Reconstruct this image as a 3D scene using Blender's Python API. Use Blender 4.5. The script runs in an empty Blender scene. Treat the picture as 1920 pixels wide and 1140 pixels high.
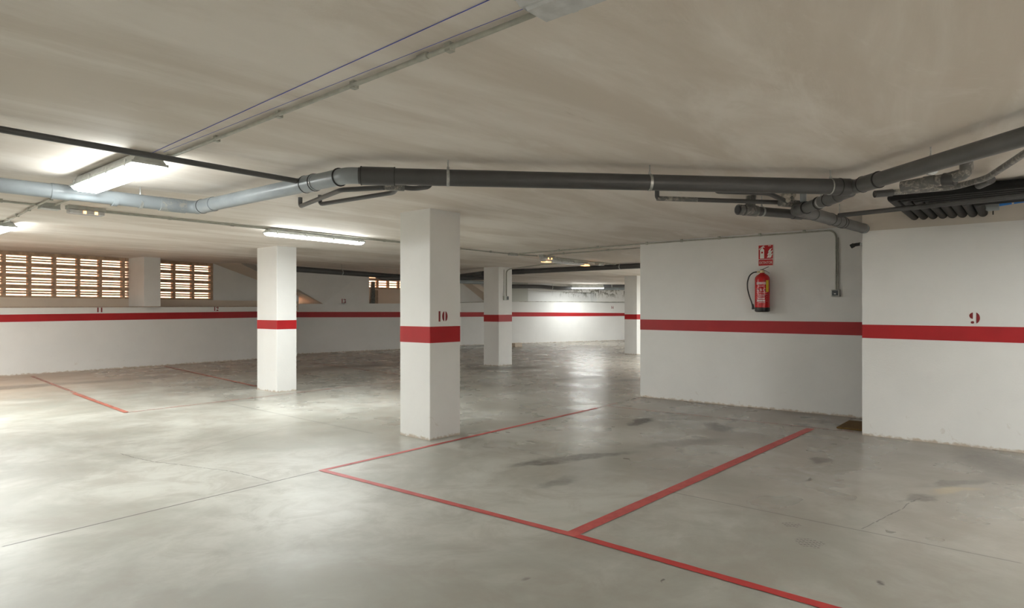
import bpy, bmesh, math, random
from mathutils import Vector, Matrix
random.seed(7)
S = bpy.context.scene
C = S.collection
PI = math.pi

# ------------------------------------------------------------------ camera, world, sun, exposure
F = 1203.0; HY = 582.0; TH = math.atan(1020 / F); CZ = 1.45      # focal length (px), horizon row, heading, eye height
fw = (math.cos(TH), math.sin(TH)); rt = (math.sin(TH), -math.cos(TH))
cam = bpy.data.cameras.new('camera'); cam.sensor_width = 36; cam.lens = 36 * F / 1920
cam.shift_y = (HY - 570) / 1920; cam.clip_start = .05; cam.clip_end = 200
co = bpy.data.objects.new('camera', cam); C.objects.link(co)
co.location = (0, 0, CZ); co.rotation_euler = (PI / 2, 0, TH - PI / 2)
S.camera = co
S.view_settings.view_transform = 'Standard'; S.view_settings.look = 'None'
S.view_settings.gamma = 1; S.view_settings.use_curve_mapping = False
S.view_settings.exposure = 0.66
S.cycles.use_denoising = True
S.cycles.max_bounces = 8; S.cycles.diffuse_bounces = 5; S.cycles.glossy_bounces = 4
S.cycles.sample_clamp_indirect = 8
W = bpy.data.worlds.new('sky'); S.world = W; W.use_nodes = True
bg = W.node_tree.nodes['Background']; bg.inputs[0].default_value = (1.0, .88, .77, 1); bg.inputs[1].default_value = 2.4
sun = bpy.data.lights.new('sun', 'SUN'); sun.energy = 15; sun.color = (1, .93, .84); sun.angle = .01
so = bpy.data.objects.new('sun', sun); C.objects.link(so); so.rotation_euler = (math.radians(36), 0, math.radians(12))
LAMP = 6.0         # how bright a fluorescent diffuser looks
POW = 1.06         # scale of all fluorescent light
LAMPC = (.96, 1.0, .975, 1)

def ray(px, py):
    a = (px - 960) / F; b = (HY - py) / F
    return fw[0] + a * rt[0], fw[1] + a * rt[1], b
def Z(px, py, z):
    r = ray(px, py); t = (z - CZ) / r[2]; return Vector((r[0] * t, r[1] * t, z))
def PX(px, py, x):
    r = ray(px, py); t = x / r[0]; return Vector((x, r[1] * t, CZ + r[2] * t))
def PY(px, py, y):
    r = ray(px, py); t = y / r[1]; return Vector((r[0] * t, y, CZ + r[2] * t))
def zat(py, x, y):
    return CZ + (HY - py) * (x * fw[0] + y * fw[1]) / F

# ------------------------------------------------------------------ materials
class NT:
    def __init__(s, name):
        s.m = bpy.data.materials.new(name); s.m.use_nodes = True; s.t = s.m.node_tree
        s.b = s.t.nodes['Principled BSDF']; s.pos = s.n('ShaderNodeNewGeometry').outputs['Position']
    def n(s, k, **kw):
        x = s.t.nodes.new(k)
        for a, v in kw.items(): setattr(x, a, v)
        return x
    def put(s, i, v):
        if isinstance(v, bpy.types.NodeSocket): s.t.links.new(v, i)
        else:
            if hasattr(i.default_value, '__len__') and not hasattr(v, '__len__'): v = [v] * len(i.default_value)
            if hasattr(v, '__len__') and len(v) == 3 and len(i.default_value) == 4: v = (*v, 1)
            i.default_value = v
    def math(s, op, a, b=0, clamp=False):
        x = s.n('ShaderNodeMath', operation=op, use_clamp=clamp); s.put(x.inputs[0], a); s.put(x.inputs[1], b); return x.outputs[0]
    def ramp(s, v, a, b, c=0, d=1):
        x = s.n('ShaderNodeMapRange', interpolation_type='SMOOTHSTEP')
        for i, q in enumerate((v, a, b, c, d)): s.put(x.inputs[i], q)
        return x.outputs[0]
    def noise(s, scale, detail=4, rough=.55, vec=None, sc=None, rot=0, dist=0):
        vec = vec or s.pos
        if sc:
            mp = s.n('ShaderNodeMapping'); s.put(mp.inputs[0], vec); mp.inputs['Scale'].default_value = sc
            mp.inputs['Rotation'].default_value = (0, 0, rot); vec = mp.outputs[0]
        x = s.n('ShaderNodeTexNoise'); s.put(x.inputs['Vector'], vec); s.put(x.inputs['Scale'], scale)
        s.put(x.inputs['Detail'], detail); s.put(x.inputs['Roughness'], rough); s.put(x.inputs['Distortion'], dist)
        return x.outputs['Fac']
    def mix(s, f, a, b, mode='MIX'):
        x = s.n('ShaderNodeMix', data_type='RGBA', blend_type=mode); s.put(x.inputs[0], f); s.put(x.inputs[6], a); s.put(x.inputs[7], b)
        return x.outputs[2]
    def local(s, p, ang, scale=(1, 1, 1), wob=None):
        vec = s.pos
        if wob:
            q = s.n('ShaderNodeTexNoise'); s.put(q.inputs['Vector'], s.pos); s.put(q.inputs['Scale'], wob[1]); s.put(q.inputs['Detail'], 3)
            a = s.n('ShaderNodeVectorMath', operation='SUBTRACT'); s.put(a.inputs[0], q.outputs['Color']); a.inputs[1].default_value = (.5, .5, .5)
            b = s.n('ShaderNodeVectorMath', operation='SCALE'); s.put(b.inputs[0], a.outputs[0]); b.inputs['Scale'].default_value = wob[0]
            c = s.n('ShaderNodeVectorMath', operation='ADD'); s.put(c.inputs[0], s.pos); s.put(c.inputs[1], b.outputs[0]); vec = c.outputs[0]
        mp = s.n('ShaderNodeMapping', vector_type='TEXTURE'); s.put(mp.inputs[0], vec)
        mp.inputs['Location'].default_value = (p[0], p[1], 0); mp.inputs['Rotation'].default_value = (0, 0, ang); mp.inputs['Scale'].default_value = scale
        sp = s.n('ShaderNodeSeparateXYZ'); s.put(sp.inputs[0], mp.outputs[0]); return sp.outputs, mp.outputs[0]
    def seg(s, a, b, w, wob=None):
        dx, dy = b[0] - a[0], b[1] - a[1]; L = math.hypot(dx, dy)
        o, _ = s.local(a, math.atan2(dy, dx), wob=wob)
        y = s.ramp(s.math('ABSOLUTE', o[1]), w, w * .4)
        x = s.ramp(s.math('ABSOLUTE', s.math('SUBTRACT', o[0], L / 2)), L / 2, L / 2 - .02)
        return s.math('MULTIPLY', x, y)
    def blob(s, c, rx, ry, ang=0, wob=.35, sc=3, hard=.4):
        o, _ = s.local(c, ang, (rx, ry, 1), wob=(wob, sc))
        d = s.math('SQRT', s.math('ADD', s.math('MULTIPLY', o[0], o[0]), s.math('MULTIPLY', o[1], o[1])))
        return s.ramp(d, 1, hard)
    def add(s, *v):
        r = v[0]
        for q in v[1:]: r = s.math('MAXIMUM', r, q)
        return r
    def bump(s, h, strength, dist):
        x = s.n('ShaderNodeBump'); s.put(x.inputs['Height'], h); x.inputs['Strength'].default_value = strength; x.inputs['Distance'].default_value = dist
        s.put(s.b.inputs['Normal'], x.outputs[0])
    def done(s, col, rough=.6, metal=0, spec=.5):
        s.put(s.b.inputs['Base Color'], col); s.put(s.b.inputs['Roughness'], rough); s.put(s.b.inputs['Metallic'], metal)
        s.put(s.b.inputs['Specular IOR Level'], spec); return s.m

def simple(name, col, rough=.6, metal=0, var=.12, scale=14, spec=.5, bump=0):
    n = NT(name); f = n.noise(scale)
    d = tuple(c * (1 - var) for c in col); l = tuple(min(1, c * (1 + var)) for c in col)
    c = n.mix(n.ramp(f, .3, .7), d, l)
    if bump: n.bump(f, bump, .01)
    return n.done(c, rough, metal, spec)

def plaster(name, base, dirt=(.45, .36, .27), mold=False):
    n = NT(name)
    a = n.noise(1.3, 5, .6); b = n.noise(9, 4, .6)
    c = n.mix(n.ramp(a, .35, .7), tuple(v * .955 for v in base), base)
    c = n.mix(n.ramp(b, .62, .8, 0, .25), c, tuple(v * .86 for v in base))
    sp = n.n('ShaderNodeSeparateXYZ'); n.put(sp.inputs[0], n.pos)
    edge = n.math('ADD', sp.outputs[2], n.math('MULTIPLY', n.math('SUBTRACT', n.noise(16, 3), .5), .09))
    c = n.mix(n.ramp(edge, .035, 0, 0, .8), c, dirt)                      # splashed cement and dirt line at the foot
    c = n.mix(n.math('MULTIPLY', n.ramp(n.noise(5, 6, .7, dist=1.5), .63, .67), n.ramp(sp.outputs[2], .7, .05, 0, .22)), c, dirt)
    if mold:
        k = n.math('MULTIPLY', n.ramp(n.noise(3.2, 8, .75, sc=(1, 1, .6), dist=1), .49, .56), n.ramp(sp.outputs[2], 1.95, 2.3))
        xx = n.ramp(sp.outputs[0], 23.2, 25.2)
        c = n.mix(n.math('MULTIPLY', n.math('MULTIPLY', k, xx), .75), c, (.10, .09, .055))
    n.bump(n.math('ADD', b, n.noise(60, 2)), .12, .01)
    return n.done(c, .62, 0, .3)

M = {}
M['white'] = plaster('white_painted_plaster', (.80, .795, .78))
M['white_mold'] = plaster('stained_white_plaster', (.80, .795, .78), mold=True)
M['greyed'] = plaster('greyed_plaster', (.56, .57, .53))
M['band'] = plaster('bare_beige_plaster', (.60, .55, .49))
M['cream'] = plaster('cream_plaster', (.72, .62, .52))

def mk_ceiling():
    n = NT('trowelled_ceiling_plaster')
    a = n.noise(1.0, 6, .6, sc=(.35, 1.3, 1), rot=.35, dist=.6)
    b = n.noise(1.4, 7, .65, sc=(.5, 1.6, 1), rot=-.5, dist=.9)
    c = n.mix(n.ramp(a, .38, .64), (.68, .615, .55), (.83, .78, .73))
    c = n.mix(n.ramp(b, .52, .68, 0, .5), c, (.87, .825, .78))
    c = n.mix(n.ramp(n.noise(2.2, 8, .7, sc=(.4, 2.2, 1), rot=.6), .63, .72, 0, .45), c, (.47, .40, .33))
    n.bump(n.math('ADD', b, n.math('MULTIPLY', a, .6)), .25, .03)
    return n.done(c, .7, 0, .25)
M['ceiling'] = mk_ceiling()

RED = (.40, .011, .015)
def mk_red(name, base, wear):
    n = NT(name)
    c = n.mix(n.ramp(n.noise(3), .3, .7), tuple(v * .88 for v in base), base)
    c = n.mix(n.ramp(n.noise(2.2, 8, .75, dist=1.2), .66, .72, 0, wear), c, (.7, .55, .52))
    return n.done(c, .45, 0, .4)
M['red'] = mk_red('red_wall_paint', RED, .35)
M['number'] = simple('dark_red_stencil_paint', (.22, .010, .014), .5)

def floor_nodes(n, line=False):
    p = lambda x, y: Z(x, y, 0)
    big = n.noise(.55, 7, .62, dist=.5); mid = n.noise(2.4, 8, .68, dist=.8); fin = n.noise(14, 6, .7)
    st = n.noise(1.1, 7, .65, sc=(1, .35, 1), rot=.7, dist=.6)
    c = n.mix(n.ramp(big, .38, .62), (.300, .293, .255), (.455, .45, .41))
    c = n.mix(n.ramp(mid, .42, .66, 0, .6), c, (.29, .268, .23))
    c = n.mix(n.ramp(st, .5, .8, 0, .3), c, (.60, .59, .55))
    c = n.mix(n.ramp(fin, .55, .75, 0, .22), c, (.32, .30, .27))
    sp = n.n('ShaderNodeSeparateXYZ'); n.put(sp.inputs[0], n.pos)
    # orange-brown tone that grows toward the grille wall
    dl = n.math('SUBTRACT', sp.outputs[1], n.math('MULTIPLY', sp.outputs[0], .0764))
    grille_tone = n.math('MULTIPLY', n.ramp(n.math('ADD', dl, n.math('MULTIPLY', mid, 3)), 12.5, 18.5), n.ramp(sp.outputs[0], 18, 13))
    c = n.mix(n.math('MULTIPLY', grille_tone, .8), c, (.40, .27, .18))
    # browner, darker bays along the right-hand walls
    br = n.ramp(n.math('ADD', n.math('SUBTRACT', sp.outputs[0], n.math('MULTIPLY', sp.outputs[1], .9)), n.math('MULTIPLY', mid, 2)), 2.5, 8)
    c = n.mix(n.math('MULTIPLY', br, .68), c, (.26, .222, .182))
    # dirt against the foot of the walls
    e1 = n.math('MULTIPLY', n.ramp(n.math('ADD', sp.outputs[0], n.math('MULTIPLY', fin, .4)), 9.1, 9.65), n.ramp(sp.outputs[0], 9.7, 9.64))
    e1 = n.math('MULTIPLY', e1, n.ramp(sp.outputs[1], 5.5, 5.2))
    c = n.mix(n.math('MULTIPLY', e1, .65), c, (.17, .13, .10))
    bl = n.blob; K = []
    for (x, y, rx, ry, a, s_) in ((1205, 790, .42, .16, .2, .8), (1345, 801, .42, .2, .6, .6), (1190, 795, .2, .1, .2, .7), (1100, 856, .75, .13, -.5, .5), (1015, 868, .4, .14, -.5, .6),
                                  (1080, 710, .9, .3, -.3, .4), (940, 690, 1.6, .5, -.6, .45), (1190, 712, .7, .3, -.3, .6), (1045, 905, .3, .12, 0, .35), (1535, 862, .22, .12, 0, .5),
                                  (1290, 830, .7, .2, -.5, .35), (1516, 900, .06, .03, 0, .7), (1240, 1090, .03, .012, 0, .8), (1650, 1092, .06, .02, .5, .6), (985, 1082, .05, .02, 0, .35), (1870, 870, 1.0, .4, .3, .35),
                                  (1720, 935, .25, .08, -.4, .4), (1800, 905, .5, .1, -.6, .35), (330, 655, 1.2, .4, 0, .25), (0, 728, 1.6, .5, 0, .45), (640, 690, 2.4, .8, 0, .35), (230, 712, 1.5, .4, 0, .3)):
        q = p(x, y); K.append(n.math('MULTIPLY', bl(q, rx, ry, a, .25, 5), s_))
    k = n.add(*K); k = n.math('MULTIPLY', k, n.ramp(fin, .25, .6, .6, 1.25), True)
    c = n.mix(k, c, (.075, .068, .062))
    y1 = p(1780, 919); c = n.mix(n.math('MULTIPLY', bl(y1, .3, .1, -.5), .35), c, (.55, .42, .20))
    # tyre prints
    for (x, y) in ((1518, 1018), (1484, 984), (1370, 866), (1340, 850)):
        q = p(x, y); a = -.78
        o, _ = n.local(q, a, wob=(.02, 30))
        bars = n.ramp(n.math('SINE', n.math('MULTIPLY', o[1], 210)), -.1, .3)
        brk = n.ramp(n.math('SINE', n.math('MULTIPLY', o[0], 260)), -.8, -.4)
        k2 = n.math('MULTIPLY', n.math('MULTIPLY', bars, brk), bl(q, .10 if y > 1000 else .07, .09 if y > 1000 else .06, a, .1, 12, .7))
        c = n.mix(n.math('MULTIPLY', k2, .9), c, (.13, .12, .11))
    # saw-cut joints and cracks
    J = [n.math('MULTIPLY', n.seg(p(-700, 1185), p(0, 1026), .012), .5), n.seg(p(0, 1026), p(602, 882), .012), n.math('MULTIPLY', n.seg(p(1246, 920), p(1920, 1057), .010), .65), n.math('MULTIPLY', n.seg(p(1920, 1057), p(2500, 1185), .010), .65),
         n.math('MULTIPLY', n.seg(p(397, 750), p(700, 813), .03), .35), n.math('MULTIPLY', n.seg(p(1120, 765), p(1200, 745), .03), .6),
         n.math('MULTIPLY', n.seg(p(290, 866), p(560, 792), .012), .28)]
    cr = [(225, 850), (252, 858), (290, 866), (335, 871), (380, 877), (430, 883), (470, 892), (507, 902)]
    cs = [(1615, 992), (1640, 979), (1662, 968), (1690, 955), (1705, 942), (1728, 934)]
    for L_, w in ((cr, .007), (cs, .006)):
        for a, b in zip(L_, L_[1:]): J.append(n.math('MULTIPLY', n.seg(p(*a), p(*b), w, wob=(.03, 14)), .8))
    c = n.mix(n.math('MULTIPLY', n.add(*J), n.ramp(fin, .2, .45, .55, 1)), c, (.09, .08, .07))
    rough = n.math('ADD', n.math('ADD', n.ramp(n.noise(1.6, 3, .5), .3, .7, -.04, .06), n.ramp(sp.outputs[0], 2.8, 5.5, .47, .28)), n.math('MULTIPLY', k, .15))
    return c, rough, fin, mid
def mk_floor():
    n = NT('power_floated_concrete')
    c, r, fin, mid = floor_nodes(n)
    n.bump(n.noise(3.5, 3, .5), .16, .02)
    return n.done(c, r, 0, .5)
M['floor'] = mk_floor()
def mk_line(name, a, b, lo, hi):
    n = NT(name)
    c = n.mix(n.ramp(n.noise(6, 6, .7), .35, .65), a, b)
    n.put(n.b.inputs['Alpha'], n.ramp(n.noise(7, 7, .75, dist=.5), lo, hi, .25, 1))
    return n.done(c, .5, 0, .4)
M['line'] = mk_line('red_floor_paint', (.37, .055, .050), (.46, .09, .08), .25, .40)
M['line_faint'] = mk_line('worn_red_floor_paint', (.42, .16, .13), (.48, .22, .18), .38, .66)
M['line_orange'] = mk_line('orange_red_floor_paint', (.36, .10, .07), (.42, .15, .11), .25, .5)
M['line_bright'] = mk_line('fresh_red_floor_paint', (.38, .03, .03), (.42, .045, .04), .10, .30)

def mk_pvc(name, base, cement=0, rough=.38):
    n = NT(name)
    c = n.mix(n.ramp(n.noise(4, 5), .3, .7), tuple(v * .9 for v in base), tuple(v * 1.1 for v in base))
    c = n.mix(n.ramp(n.noise(30, 6, .7), .66, .76, 0, .12), c, (.40, .38, .35))
    if cement: c = n.mix(n.ramp(n.noise(16, 8, .8, dist=1), .60 - cement * .14, .72 - cement * .12, 0, .85), c, (.44, .41, .36))
    return n.done(c, rough, 0, .5)
M['pvc'] = mk_pvc('grey_pvc', (.075, .075, .077))
M['pvc_light'] = mk_pvc('light_grey_pvc', (.27, .30, .32), rough=.34)  # paler copy of the grey; lamp light painted in on left run, plain elsewhere
M['pvc_light_dirty'] = mk_pvc('light_grey_pvc_with_plaster', (.27, .30, .32), cement=.75)  # same painted lamp-lit tone under real plaster patches
M['pvc_dirty'] = mk_pvc('grey_pvc_with_cement', (.14, .14, .14), cement=.8)
M['cement'] = simple('cement_smears', (.42, .39, .34), .85, var=.45, scale=30, bump=.5)
M['pvc_mid'] = mk_pvc('mid_grey_pvc', (.125, .125, .125))
M['gasket'] = simple('dark_rubber_ring', (.03, .03, .03), .6)
M['black_pipe'] = simple('black_polyethylene', (.012, .012, .012), .5, spec=.2)
M['black'] = simple('black_plastic', (.015, .015, .016), .35)
M['steel'] = simple('galvanised_steel', (.50, .51, .50), .42, .7, var=.25, scale=25)
M['conduit'] = simple('grey_conduit_plastic', (.40, .40, .35), .4)
M['box'] = simple('grey_box_plastic', (.42, .43, .40), .45)
M['housing'] = simple('light_grey_housing', (.55, .57, .55), .45)
M['cover_off'] = simple('milky_clear_cover', (.60, .61, .62), .22, spec=.6)
M['blue'] = simple('blue_plastic_pipe', (.012, .16, .52), .35)
M['blue_line'] = simple('blue_chalk_line', (.10, .13, .55), .8)
M['ext_red'] = simple('glossy_red_enamel', (.48, .010, .014), .22, var=.06)
M['brass'] = simple('brass_fitting', (.62, .52, .32), .35, .6)
M['label_white'] = simple('white_print', (.78, .66, .66), .5)
M['yellow'] = simple('yellow_sticker', (.75, .55, .03), .45)
M['sign_red'] = simple('red_sign_face', (.48, .012, .018), .25, var=.05)
M['sign_white'] = simple('white_sign_print', (.85, .83, .80), .3, var=.03)
M['slat'] = simple('sandy_concrete_grille', (.46, .33, .23), .8, var=.2, scale=9, bump=.3)
M['grime'] = simple('grimy_plaster_edge', (.36, .35, .30), .9, var=.4, scale=5)
M['coir'] = simple('brown_coir_mat', (.15, .085, .02), .95, var=.5, scale=120, bump=.8)
M['terracotta'] = simple('courtyard_terracotta', (.82, .47, .32), .8)
M['forecourt'] = simple('forecourt_concrete', (.40, .39, .37), .8)
M['court_wall'] = simple('courtyard_cream_wall', (.30, .23, .165), .8)
M['grey_board'] = simple('dark_grey_board', (.13, .13, .12), .7, var=.3)
M['tan_board'] = simple('tan_board', (.34, .25, .18), .7, var=.2)
M['dark_glass'] = simple('dark_switch_key', (.05, .06, .065), .25)
def emit(name, col, s):
    n = NT(name); n.put(n.b.inputs['Emission Color'], col); n.b.inputs['Emission Strength'].default_value = s
    n.m.cycles.emission_sampling = 'NONE'
    return n.done((.8, .8, .8), .3)
M['lamp'] = emit('glowing_diffuser', LAMPC, LAMP)
M['orange'] = emit('orange_tube_end', (1, .42, .12, 1), 3.0)

# ------------------------------------------------------------------ mesh helpers
def link(name, bm, mat, parent=None, smooth=False, kind=None, label=None):
    bmesh.ops.recalc_face_normals(bm, faces=bm.faces[:])
    me = bpy.data.meshes.new(name); bm.to_mesh(me); bm.free()
    for m in (mat if isinstance(mat, (list, tuple)) else [mat]): me.materials.append(M[m])
    if smooth:
        for p in me.polygons: p.use_smooth = True
        try: me.set_sharp_from_angle(angle=math.radians(40))
        except Exception: pass
    o = bpy.data.objects.new(name, me); C.objects.link(o)
    if parent: o.parent = parent; o.matrix_parent_inverse = Matrix.Translation(-parent.location)
    if kind: o['kind'] = kind
    if label: o['label'] = label
    return o
def thing(name, label, cat, loc=(0, 0, 0), group=None):
    o = bpy.data.objects.new(name, None); o.empty_display_size = .1; C.objects.link(o); o.location = loc
    o['label'] = label; o['category'] = cat
    if group: o['group'] = group
    return o
def tag(o, label, cat, group=None):
    o['label'] = label; o['category'] = cat
    if group: o['group'] = group
    return o
def box(bm, a, b, ang=0, piv=None):
    a = Vector(a); b = Vector(b)
    lo = Vector(map(min, a, b)); hi = Vector(map(max, a, b))
    vs = [bm.verts.new((x, y, z)) for x in (lo.x, hi.x) for y in (lo.y, hi.y) for z in (lo.z, hi.z)]
    for f in ((0, 1, 3, 2), (4, 6, 7, 5), (0, 4, 5, 1), (2, 3, 7, 6), (0, 2, 6, 4), (1, 5, 7, 3)): bm.faces.new([vs[i] for i in f])
    if ang: bmesh.ops.rotate(bm, verts=vs, cent=piv or (lo + hi) / 2, matrix=Matrix.Rotation(ang, 3, 'Z'))
    return vs
def bbox(a, b, r=.004):
    bm = bmesh.new(); box(bm, a, b)
    bmesh.ops.bevel(bm, geom=bm.edges[:], offset=r, segments=2, affect='EDGES', profile=.6); return bm
def NB(*boxes):
    bm = bmesh.new()
    for q in boxes: box(bm, *q)
    return bm
def prism(bm, poly, d):
    """poly: list of 3D points, extruded by vector d"""
    d = Vector(d); a = [bm.verts.new(p) for p in poly]; b = [bm.verts.new(Vector(p) + d) for p in poly]
    bm.faces.new(a); bm.faces.new(b[::-1])
    for i in range(len(a)): bm.faces.new((a[i], b[i], b[(i + 1) % len(a)], a[(i + 1) % len(a)]))
def fillet(pts, r, n=7):
    pts = [Vector(p) for p in pts]; out = [pts[0]]
    for i in range(1, len(pts) - 1):
        p = pts[i]; a = (pts[i - 1] - p); b = (pts[i + 1] - p)
        k = min(r, a.length * .48, b.length * .48); A = p + a.normalized() * k; B = p + b.normalized() * k
        for j in range(n + 1):
            t = j / n; out.append((1 - t) ** 2 * A + 2 * t * (1 - t) * p + t * t * B)
    out.append(pts[-1]); return out
def tube(bm, pts, r, seg=20, cap=True, rad=None):
    pts = [Vector(p) for p in pts]; N = len(pts)
    T = [(pts[min(i + 1, N - 1)] - pts[max(i - 1, 0)]).normalized() for i in range(N)]
    u = T[0].orthogonal().normalized(); rings = []
    for i in range(N):
        u = (u - T[i] * u.dot(T[i])).normalized(); v = T[i].cross(u)
        R = rad[i] if rad else r
        rings.append([bm.verts.new(pts[i] + (u * math.cos(2 * PI * k / seg) + v * math.sin(2 * PI * k / seg)) * R) for k in range(seg)])
    for a, b in zip(rings, rings[1:]):
        for k in range(seg): bm.faces.new((a[k], a[(k + 1) % seg], b[(k + 1) % seg], b[k]))
    if cap: bm.faces.new(rings[0][::-1]); bm.faces.new(rings[-1])
def T(*runs, seg=20):
    bm = bmesh.new()
    for pts, r in runs: tube(bm, pts, r, seg)
    return bm
def lathe(bm, c, prof, seg=40):
    rings = [[bm.verts.new((c[0] + r * math.cos(2 * PI * k / seg), c[1] + r * math.sin(2 * PI * k / seg), z)) for k in range(seg)] for r, z in prof]
    for a, b in zip(rings, rings[1:]):
        for k in range(seg): bm.faces.new((a[k], a[(k + 1) % seg], b[(k + 1) % seg], b[k]))
    bm.faces.new(rings[0][::-1]); bm.faces.new(rings[-1])
def lerp(a, b, t): return Vector(a) * (1 - t) + Vector(b) * t

# ------------------------------------------------------------------ ceiling height (flat, rising softly to the grilles)
def sm(v, a, b):
    t = max(0, min(1, (v - a) / (b - a))); return t * t * (3 - 2 * t)
def ceil_z(x, y):
    return 2.59 + sm(y - .0764 * x, 11.5, 17.2) * (.24 - .10 * sm(x, 11, 16) - .06 * sm(x, 17, 23))

XW, XE, YS, YN = -7.0, 31.0, -6.0, 21.0
# floor
bm = bmesh.new(); box(bm, (XW - .3, YS - .3, -.2), (XE + .3, YN, 0))
floor = link('floor', bm, 'floor', kind='structure')
# ceiling slab
yedge = lambda x: 17.4 + .0764 * x + 1.25 + (1.0 if x > 11.2 else 0)
bm = bmesh.new(); nx, ny = 40, 60
g = [[bm.verts.new((XW - .3 + (XE - XW + .6) * i / nx, YS - .3 + (yedge(XW - .3 + (XE - XW + .6) * i / nx) - YS + .3) * j / ny, 0)) for j in range(ny + 1)] for i in range(nx + 1)]
for r in g:
    for v in r: v.co.z = ceil_z(v.co.x, v.co.y)
low = []
for i in range(nx):
    for j in range(ny): low.append(bm.faces.new((g[i][j], g[i][j + 1], g[i + 1][j + 1], g[i + 1][j])))
ret = bmesh.ops.extrude_face_region(bm, geom=low)
for v in ret['geom']:
    if isinstance(v, bmesh.types.BMVert): v.co.z = 3.15
ceiling = link('ceiling', bm, 'ceiling', kind='structure', smooth=True)

# painted bay lines, each one a part of the floor
LZ = [.002]
def fline(a, b, w0, w1=None, mat='line', ext=0, lab=None):
    LZ[0] += .0004
    a, b = Z(*a, 0), Z(*b, 0); d = (b - a).normalized(); s = Vector((-d.y, d.x, 0)); w1 = w1 or w0
    bm = bmesh.new(); n = 24; pr = None
    for i in range(n + 1):
        p = lerp(a, b, i / n); w = (w0 + (w1 - w0) * i / n) / 2 * (1 + random.uniform(-.05, .05))
        q = [bm.verts.new(p + s * w + Vector((0, 0, LZ[0]))), bm.verts.new(p - s * w + Vector((0, 0, LZ[0])))]
        if pr: bm.faces.new((pr[0], pr[1], q[1], q[0]))
        pr = q
    return link('painted_line', bm, mat, floor, label=lab)
fline((600, 883), (1120, 765), .055, .06, 'line')
fline((1120, 764), (1158, 756), .03, .03, 'line_faint')
fline((604, 882), (1080, 1005), .06, .062, 'line_faint' if 0 else 'line')
fline((1080, 1005), (1900, 1238), .066, .07, 'line_bright', lab='brighter red painted floor line')
fline((1072, 1002), (1520, 804), .095, .10, 'line')
fline((1140, 762), (1600, 810), .03, .03, 'line_faint', lab='faint worn red floor line')
fline((60, 706), (238, 774), .07, .07, 'line_faint')
fline((138, 738), (238, 774), .06, .07, 'line_orange')
fline((238, 774), (640, 727), .035, .035, 'line_faint')
fline((640, 727), (750, 716), .03, .03, 'line_faint')
fline((309, 687), (481, 725), .06, .06, 'line_orange')
fline((585, 680), (750, 703), .05, .05, 'line_faint')

# ------------------------------------------------------------------ walls
def polywall(name, pts, z0, z1, th, mat, parent=None, kind='structure'):
    """front face follows pts (seen from the inside), thickness th to the left of travel"""
    bm = bmesh.new(); n = len(pts); P = [Vector((p[0], p[1], 0)) for p in pts]
    offs = []
    for i in range(n):
        ds = []
        if i > 0: ds.append((P[i] - P[i - 1]).normalized())
        if i < n - 1: ds.append((P[i + 1] - P[i]).normalized())
        ns = [Vector((-d.y, d.x, 0)) for d in ds]; m = sum(ns, Vector()) / len(ns); m = m / max(m.length_squared, .3)
        offs.append(m * th)
    za = z0 if callable(z0) else (lambda x, y: z0); zb = z1 if callable(z1) else (lambda x, y: z1)
    R = []
    for p, o in zip(P, offs):
        q = p + o; a, b = za(p.x, p.y), zb(p.x, p.y)
        R.append([bm.verts.new((p.x, p.y, a)), bm.verts.new((q.x, q.y, a)), bm.verts.new((q.x, q.y, b)), bm.verts.new((p.x, p.y, b))])
    for a, b in zip(R, R[1:]):
        for k in range(4): bm.faces.new((a[k], a[(k + 1) % 4], b[(k + 1) % 4], b[k]))
    bm.faces.new(R[0]); bm.faces.new(R[-1][::-1])
    return link(name, bm, mat, parent, kind=kind)
def stripe(parent, pts, zs, name='painted_stripe'):
    """red band: pts front line, zs list of (z0,z1) at each point, 3 mm proud on the room side"""
    bm = bmesh.new(); R = []
    P = [Vector((p[0], p[1], 0)) for p in pts]
    for i, p in enumerate(P):
        ds = []
        if i > 0: ds.append((P[i] - P[i - 1]).normalized())
        if i < len(P) - 1: ds.append((P[i + 1] - P[i]).normalized())
        m = sum([Vector((d.y, -d.x, 0)) for d in ds], Vector()) / len(ds); m = m / max(m.length_squared, .3) * .003
        a, b = zs[i]
        R.append([bm.verts.new((p.x, p.y, a)), bm.verts.new((p.x + m.x, p.y + m.y, a)), bm.verts.new((p.x + m.x, p.y + m.y, b)), bm.verts.new((p.x, p.y, b))])
    for a, b in zip(R, R[1:]):
        for k in range(4): bm.faces.new((a[k], a[(k + 1) % 4], b[(k + 1) % 4], b[k]))
    bm.faces.new(R[0]); bm.faces.new(R[-1][::-1])
    return link(name, bm, 'red', parent)

A0 = Z(0, 706, 0); A1 = Z(480, 673.5, 0); kA = (A1.y - A0.y) / (A1.x - A0.x)
yA = lambda x: A0.y + kA * (x - A0.x)
_r = ray(557, 600); _t = (A0.y - kA * A0.x) / (_r[1] - kA * _r[0]); xJ = _r[0] * _t
Bs = [Z(557, 664, 0), Z(655, 659.5, 0), Z(750, 655, 0), Vector((17.2, 18.62, 0)), Z(865, 648, 0), Z(960, 644.5, 0), Z(1170, 638, 0)]
Bs.append(Bs[-1] + (Bs[-1] - Bs[-2]) * .62)
LEDGE_T = .95          # how deep the ledge on the lower wall is
zl = lambda x, y: zat(576, x, y) if x < 5 else zat(574.5, x, y)
zlA = lambda x: 1.52 + (x - 3.47) * (1.571 - 1.52) / 6.15
wallA = polywall('wall_left', [(XW, yA(XW)), (xJ, yA(xJ))], 0, lambda x, y: zlA(x), LEDGE_T, 'white')
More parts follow.
